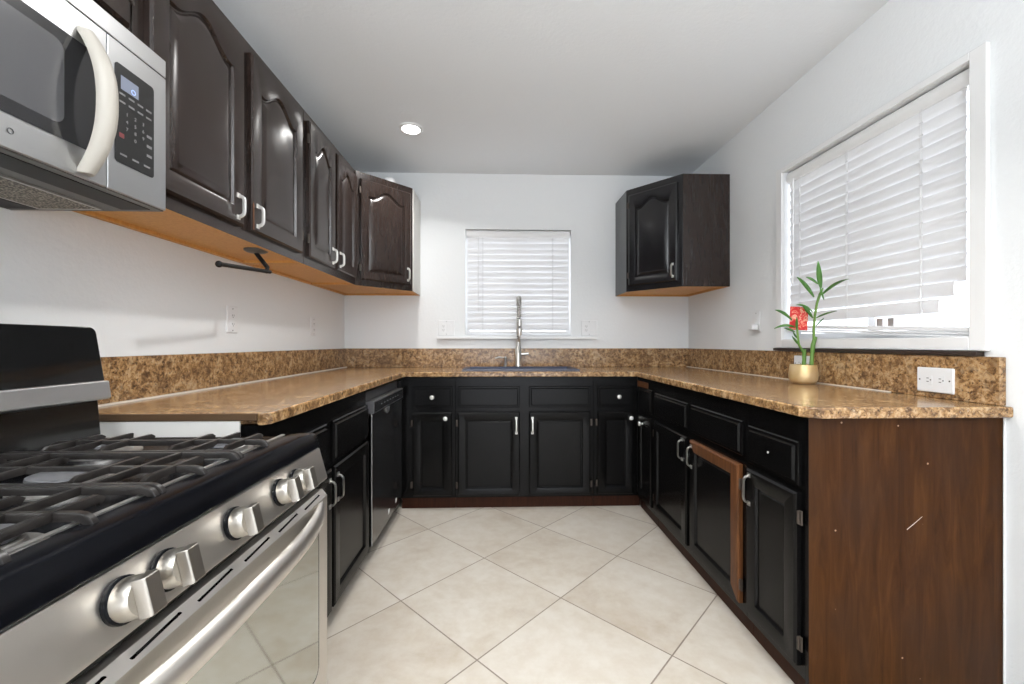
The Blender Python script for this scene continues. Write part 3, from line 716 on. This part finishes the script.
for i in range(33):
    q = i / 32; y = SY_0 + .012 + (SY_1 - SY_0 - .062) * q; e = 1 - abs(2 * q - 1) ** 3.0; x = -.4365 + .040 * e
    th = .012 + .006 * e; zt, zb = .738 - .004 * e, .688 + .004 * e
    loops.append([(x - th * .7, y, zb), (x - th * .2, y, zb - .001), (x + th * .25, y, zb + .004), (x + th * .4, y, (zb * 2 + zt) / 3), (x + th * .32, y, zt - .012), (x - th * .05, y, zt - .002), (x - th * .5, y, zt), (x - th * .8, y, zt - .004)])
b = MB().loft(loops); build('oven_handle', b, 'steel', od, ang=50)
b = MB().box(-.4895, -.446, SY_0 + .006, SY_1 - .006, .045, .218); b.box(-.446, -.438, SY_0 + .05, SY_1 - .05, .195, .215); build('drawer', b, 'steel', t, .004)
# backguard
b = MB().prism([(-1.08, .869), (-1.014, .869), (-1.024, .984), (-1.08, .984)], 'y', SY_0, SY_1); bgd = build('backguard', b, 'black_enamel', t, .004)
b = MB().prism([(-1.075, .9845), (-.998, .9845), (-.993, .989), (-.999, 1.031), (-1.075, 1.031)], 'y', SY_0 - .002, SY_1 + .003); build('trim_band', b, 'steel_mw', bgd, .003)
b = MB()
prof = [(SY_0, 0), (SY_1, 0)] + [(SY_1 - .022 + .017 * math.cos(a), .119 + .017 * math.sin(a)) for a in [PI / 2 * i / 6 for i in range(7)]] + [(SY_0 + .022 - .017 * math.sin(a), .119 + .017 * math.cos(a)) for a in [PI / 2 * i / 6 for i in range(7)]]
b.loft([[(-1.008 - .13 * v + o_, y, 1.0312 + v) for y, v in prof] for o_ in (-.035, -.002, 0)]); build('display_panel', b, 'black_glass', bgd, .003)

# ------------------------------------------------------------------ microwave
MZ0, MZ1 = 1.467, 1.856
t = thing('microwave', (-1.05, .72, MZ0), 'stainless over-the-range microwave with a curved cream handle', 'microwave')
b = MB().box(XL + .001, -.886, .345, 1.1055, MZ0 + .006, MZ1 + .012); build('body', b, 'steel_mw', t, .003)
b = MB().box(-.885, -.862, .345, 1.1065, 1.8115, MZ1); build('vent_grille', b, 'steel_mw', t, .002)
b = MB().box(-.885, -.862, .345, .9435, MZ0 + .002, 1.8095); dr = build('door', b, 'steel_mw', t, .002)
b = MB().prism(rrect(.375, .928, 1.530, 1.745, .012), 'x', -.8618, -.8605); dw = build('door_window', b, 'mw_glass', dr)
b = MB().prism(rrect(.400, .852, 1.557, 1.722, .02), 'x', -.8605, -.8602); build('inner_screen_sheen', b, 'mw_screen_sheen', dw)
loops = []
for i in range(25):
    q = i / 24; z = 1.478 + (1.775 - 1.478) * q; e = (1 - abs(2 * q - 1) ** 2.3); x = -.855 + .046 * e; w = .014 + .004 * e
    y = .893
    loops.append([(x - .012, y - w, z), (x - .003, y - w * 1.05, z), (x + .008, y - w * .6, z), (x + .011, y, z), (x + .008, y + w * .6, z), (x - .003, y + w * 1.05, z), (x - .012, y + w, z)])
b = MB().loft(loops)
build('handle', b, 'mw_handle', dr, ang=50)['label'] = 'curved cream plastic handle'
b = MB().at(fr(-.8615, .762, 1.501, LEFT)).lathe([(.0052, 0), (.0052, .0008), (.0042, .0008), (.0042, 0)], seg=20, caps=False); build('emblem', b, 'charcoal', dr)
b = MB().box(-.885, -.862, .9455, 1.1065, MZ0 + .002, 1.8095); kp = build('control_panel', b, 'steel_mw', t, .002)
b = MB().prism(rrect(.962, 1.067, 1.537, 1.762, .008), 'x', -.8618, -.8606); pad = build('keypad', b, 'pad_black', kp)
b = MB().box(-.8606, -.8600, .976, 1.022, 1.707, 1.738); build('display', b, 'display', pad)
b = MB().at(fr(-.8599, 1.008, 1.716, LEFT)).lathe([(.006, 0), (.006, .0003), (.0042, .0003), (.0042, 0)], seg=14, caps=False); build('clock_glyph', b, 'display_dot', pad)
DG = MB()
def glyph(mb, ch, T, size):                         # outline of one character turned into plain mesh
    cu = bpy.data.curves.new('glyph', 'FONT'); cu.body = ch; cu.size = size; cu.extrude = .0002; cu.align_x = 'CENTER'; cu.align_y = 'CENTER'
    o = bpy.data.objects.new('glyph', cu); COL.objects.link(o); bpy.context.view_layer.update()
    me = bpy.data.meshes.new_from_object(o.evaluated_get(bpy.context.evaluated_depsgraph_get()))
    mb.at(T); k0 = len(mb.V)
    for v in me.vertices: mb.v(v.co)
    for p in me.polygons: mb.f([k0 + q for q in p.vertices])
    bpy.data.objects.remove(o); bpy.data.curves.remove(cu); bpy.data.meshes.remove(me)
for r_, row in enumerate(('123', '456', '789', '0')):
    for c_, ch in enumerate(row):
        glyph(DG, ch, fr(-.8604, (1.014 if row == '0' else .992 + c_ * .022), 1.655 - r_ * .017, LEFT), .011)
build('key_digits', DG, 'legend', pad)
b = MB()
for r_, z in enumerate((1.694, 1.676)):
    for c_ in range(4): b.box(-.8605, -.8601, .972 + c_ * .024, .972 + c_ * .024 + .015, z, z + .004)
for c_ in range(3): b.box(-.8605, -.8601, .974 + c_ * .032, .974 + c_ * .032 + .017, 1.556, 1.560)
for z in (1.583, 1.606, 1.63): b.box(-.8605, -.8601, 1.046, 1.060, z, z + .006)
o = build('key_marks', b, 'legend', pad); o['kind'] = 'stuff'
b = MB().box(-.8605, -.8601, .972, .984, 1.596, 1.606); build('stop_key', b, 'red_key', pad)
b = MB().box(XL + .002, -.866, .346, 1.105, MZ0 - .001, MZ0 + .0055); un = build('underside', b, 'underside', t, .002)
b = MB().box(-.955, -.885, .36, 1.085, MZ0 - .0025, MZ0 - .0012); b.box(-1.235, -1.165, .36, 1.085, MZ0 - .0025, MZ0 - .0012); build('vent_recess', b, 'black_metal', un)
for y0, y1 in ((.40, .62), (.86, 1.075)):
    b = MB().box(-1.145, -1.005, y0, y1, MZ0 - .004, MZ0 - .0012); build('grease_filter', b, 'filter', un)
    b = MB()
    for q in ((-1.152, -1.145, y0 - .006, y1 + .006), (-1.005, -.998, y0 - .006, y1 + .006), (-1.145, -1.005, y0 - .006, y0), (-1.145, -1.005, y1, y1 + .006)): b.box(*q, MZ0 - .005, MZ0 - .0012)
    build('filter_frame', b, 'alu', un)

# ------------------------------------------------------------------ wall plates
def plate(label, T, w, h, kind):
    o_ = tuple(T @ Vector((0, 0, 0)))
    t = thing('wall_outlet' if kind != 'switch' else 'light_switch', o_, label, 'outlet' if kind != 'switch' else 'switch', 'white wall plates')
    b = MB().at(T).loft([[(p[0], p[1], n) for p in rrect(-w / 2 + d, w / 2 - d, -h / 2 + d, h / 2 - d, .004)] for d, n in ((0, .0006), (0, .003), (.003, .006))]); build('cover_plate', b, 'plastic_white', t)
    hz = w > h * 1.3
    cs = [(-.024, 0), (.024, 0)] if (hz or kind == 'double') else [(0, -.02), (0, .02)]
    if kind == 'duplex_wide': cs = [(-.021, 0), (.021, 0)]
    if kind == 'switch': cs = [(0, 0)]
    for i, (cx, cy) in enumerate(cs):
        sw_ = kind == 'switch' or (kind == 'double' and i == 1)
        a, c = (.016, .033) if (kind in ('switch', 'double')) else ((.0165, .014) if not hz else (.014, .0165))
        b = MB().at(T).prism(rrect(cx - a, cx + a, cy - c, cy + c, .004), 'z', .006, .0078); r = build('receptacle' if not sw_ else 'rocker', b, 'plastic_white', t, .0008)
        if not sw_:
            b = MB().at(T)
            for (yy) in ((-.016, .016) if kind == 'double' else (0,)):
                for s_ in (-1, 1):
                    if hz: b.box(cx - .004, cx + .004, cy + s_ * .006 - .0012, cy + s_ * .006 + .0012, .0078, .0081)
                    else: b.box(cx + s_ * .006 - .0012, cx + s_ * .006 + .0012, cy + yy - .004, cy + yy + .004, .0078, .0081)
                b.box(cx + (.008 if hz else -.002), cx + (.012 if hz else .002), cy + yy - (.002 if hz else .011), cy + yy + (.002 if hz else -.007), .0078, .0081)
            build('slots', b, 'slot_dark', r)
    for s_ in (-1, 1):
        cx, cy = (s_ * (w / 2 - .012), 0) if hz else (0, s_ * (h / 2 - .012))
        build('screw', MB().at(T).lathe([(.0028, .0058), (.0028, .0068), (.001, .007)], (cx, cy, 0), 8), 'hinge', t)
    return t
plate('white outlet low on the left wall nearest the stove', fr(XL, 1.985, 1.236, LEFT), .080, .125, 'duplex')
plate('white outlet on the left wall under the corner cabinet', fr(XL, 2.838, 1.237, LEFT), .076, .122, 'duplex')
plate('white double plate on the back wall left of the sink window', fr(-.426, YB, 1.250, BACK), .132, .126, 'double')
plate('white double plate on the back wall right of the sink window', fr(.743, YB, 1.250, BACK), .132, .126, 'double')
plate('white outlet set sideways in the granite backsplash near the counter end', fr(XR - .022, 1.432, .995, RIGHT), .125, .088, 'duplex_wide')
plate('white outlet in the backsplash behind the gold bamboo pot', fr(XR - .022, 2.075, 1.022, RIGHT), .125, .080, 'duplex_wide')
t = plate('white light switch with a night light, on the right wall by the large window', fr(XR, 2.493, 1.258, RIGHT), .075, .125, 'switch')
b = MB().box(XR - .050, XR - .0085, 2.462, 2.508, 1.205, 1.238); build('night_light', b, 'plastic_white', t, .006, seg=3)

# recessed ceiling light in view
t = thing('recessed_light', (-.566, 2.70, CEIL), 'round recessed ceiling light above the left side of the counter', 'ceiling light')
b = MB().lathe([(.058, -.003), (.072, -.0008), (.074, -.004), (.071, -.009), (.058, -.010)], (-.566, 2.70, CEIL), 36, caps=False); build('trim_ring', b, 'trim_white', t, ang=50)
b = MB().lathe([(.058, -.003), (.058, -.008), (.001, -.008)], (-.566, 2.70, CEIL), 36); build('lens', b, 'lens', t, ang=50)

# ------------------------------------------------------------------ lucky bamboo in a gold pot
PX, PY = 1.462, 1.955
t = thing('bamboo_plant', (PX, PY, CZ1), 'lucky bamboo with narrow green leaves in a round gold pot', 'plant')
b = MB().lathe([(.037, .0005), (.049, .005), (.058, .020), (.0605, .042), (.058, .068), (.054, .092), (.0508, .092), (.0528, .075), (.0535, .068)], (PX, PY, CZ1), 40, caps=False)
b.lathe([(.037, .0005), (.001, .0005)], (PX, PY, CZ1), 40, caps=False); build('pot', b, 'gold', t, ang=60)
b = MB().lathe([(.0530, .072), (.03, .077), (.001, .078)], (PX, PY, CZ1), 30, caps=False); build('pebbles', b, 'soil', t)
def stalk(pts, rads):
    b = MB(); b.tube(pts, rads, 10)
    return build('stalk', b, 'stalk', t, ang=60)
for pts, rads in (
    ([(1.461, 1.955, 0.9877), (1.466, 1.955, 1.0453), (1.466, 1.955, 1.0741), (1.466, 1.955, 1.0982)], [0.0095, 0.0085, 0.0095, 0.0085]),
    ([(1.492, 1.945, 0.9883), (1.499, 1.947, 1.0695), (1.505, 1.949, 1.1174), (1.516, 1.95, 1.151), (1.518, 1.95, 1.1558)], [0.0095, 0.0085, 0.0095, 0.009, 0.008]),
    ([(1.51, 1.949, 1.1174), (1.505, 1.945, 1.1892), (1.504, 1.935, 1.2603), (1.506, 1.925, 1.3164), (1.513, 1.915, 1.3579), (1.523, 1.91, 1.3856)], [0.006, 0.0058, 0.0055, 0.0055, 0.006, 0.003]),
    ([(1.461, 1.955, 1.0838), (1.441, 1.955, 1.1174), (1.436, 1.955, 1.151), (1.431, 1.955, 1.2038), (1.431, 1.955, 1.2375)], [0.0055, 0.005, 0.005, 0.0045, 0.003]),
):
    stalk(pts, rads)
def leaf(base, tip, wid, sag=0.0):
    b = MB(); A_, B_ = Vector(base), Vector(tip); d = B_ - A_
    side = d.cross(Vector((0.25, 1, 0.15))).normalized(); nor = side.cross(d).normalized(); L = []
    for i in range(11):
        q = i / 10; w = wid * (math.sin(PI * min(q * .92 + .06, 1)) ** .8) * (1 - .25 * q) + .0006; c = A_ + d * q + Vector((0, 0, sag * 4 * q * (1 - q)))
        L.append([c - side * w + nor * w * .35, c - side * w * .5 + nor * w * .1, c, c + side * w * .5 + nor * w * .1, c + side * w + nor * w * .35,
                  c + side * w * .5 + nor * (w * .1 - .0009), c - nor * .0009, c - side * w * .5 + nor * (w * .1 - .0009)])
    b.loft(L); return build('leaf', b, 'leaf', t, ang=60)
for a_ in (
    ((1.514, 1.91, 1.3855), (1.48, 1.885, 1.5073), 0.013, 0),
    ((1.518, 1.91, 1.3526), (1.515, 1.755, 1.404), 0.0085, 0.012),
    ((1.492, 1.925, 1.3448), (1.402, 1.915, 1.4375), 0.0095, 0.01),
    ((1.499, 1.91, 1.4043), (1.46, 1.935, 1.4409), 0.006, 0.006),
    ((1.509, 1.91, 1.3949), (1.5, 1.875, 1.3255), 0.005, 0.0),
    ((1.494, 1.935, 1.246), (1.426, 1.915, 1.3058), 0.0085, 0.006),
    ((1.494, 1.935, 1.2745), (1.426, 1.955, 1.3095), 0.0055, 0.012),
    ((1.509, 1.935, 1.246), (1.52, 1.825, 1.2709), 0.0045, 0.004),
    ((1.515, 1.943, 1.2083), (1.524, 1.905, 1.2442), 0.004, 0.0),
    ((1.407, 1.955, 1.2374), (1.31, 1.935, 1.2836), 0.0075, 0.01),
    ((1.421, 1.955, 1.2038), (1.298, 1.925, 1.1931), 0.0065, 0.012),
    ((1.421, 1.955, 1.1798), (1.332, 1.905, 1.1971), 0.006, 0.004),
    ((1.431, 1.955, 1.1894), (1.409, 1.925, 1.2499), 0.006, 0.0),
    ((1.431, 1.955, 1.151), (1.39, 1.925, 1.179), 0.004, 0),
    ((1.441, 1.955, 1.1174), (1.385, 1.925, 1.1601), 0.005, 0.0),
):
    leaf(*a_)
b = MB(); c0 = Vector((1.452, 1.972, 1.246)); Tc = Matrix.Translation(c0) @ Matrix.Rotation(.05, 4, 'Y')
b.at(Tc).box(-.044, .044, -.004, .004, -.056, .056); card = build('card', b, 'redcard', t, .003); card['label'] = 'red card with pale gold pattern'
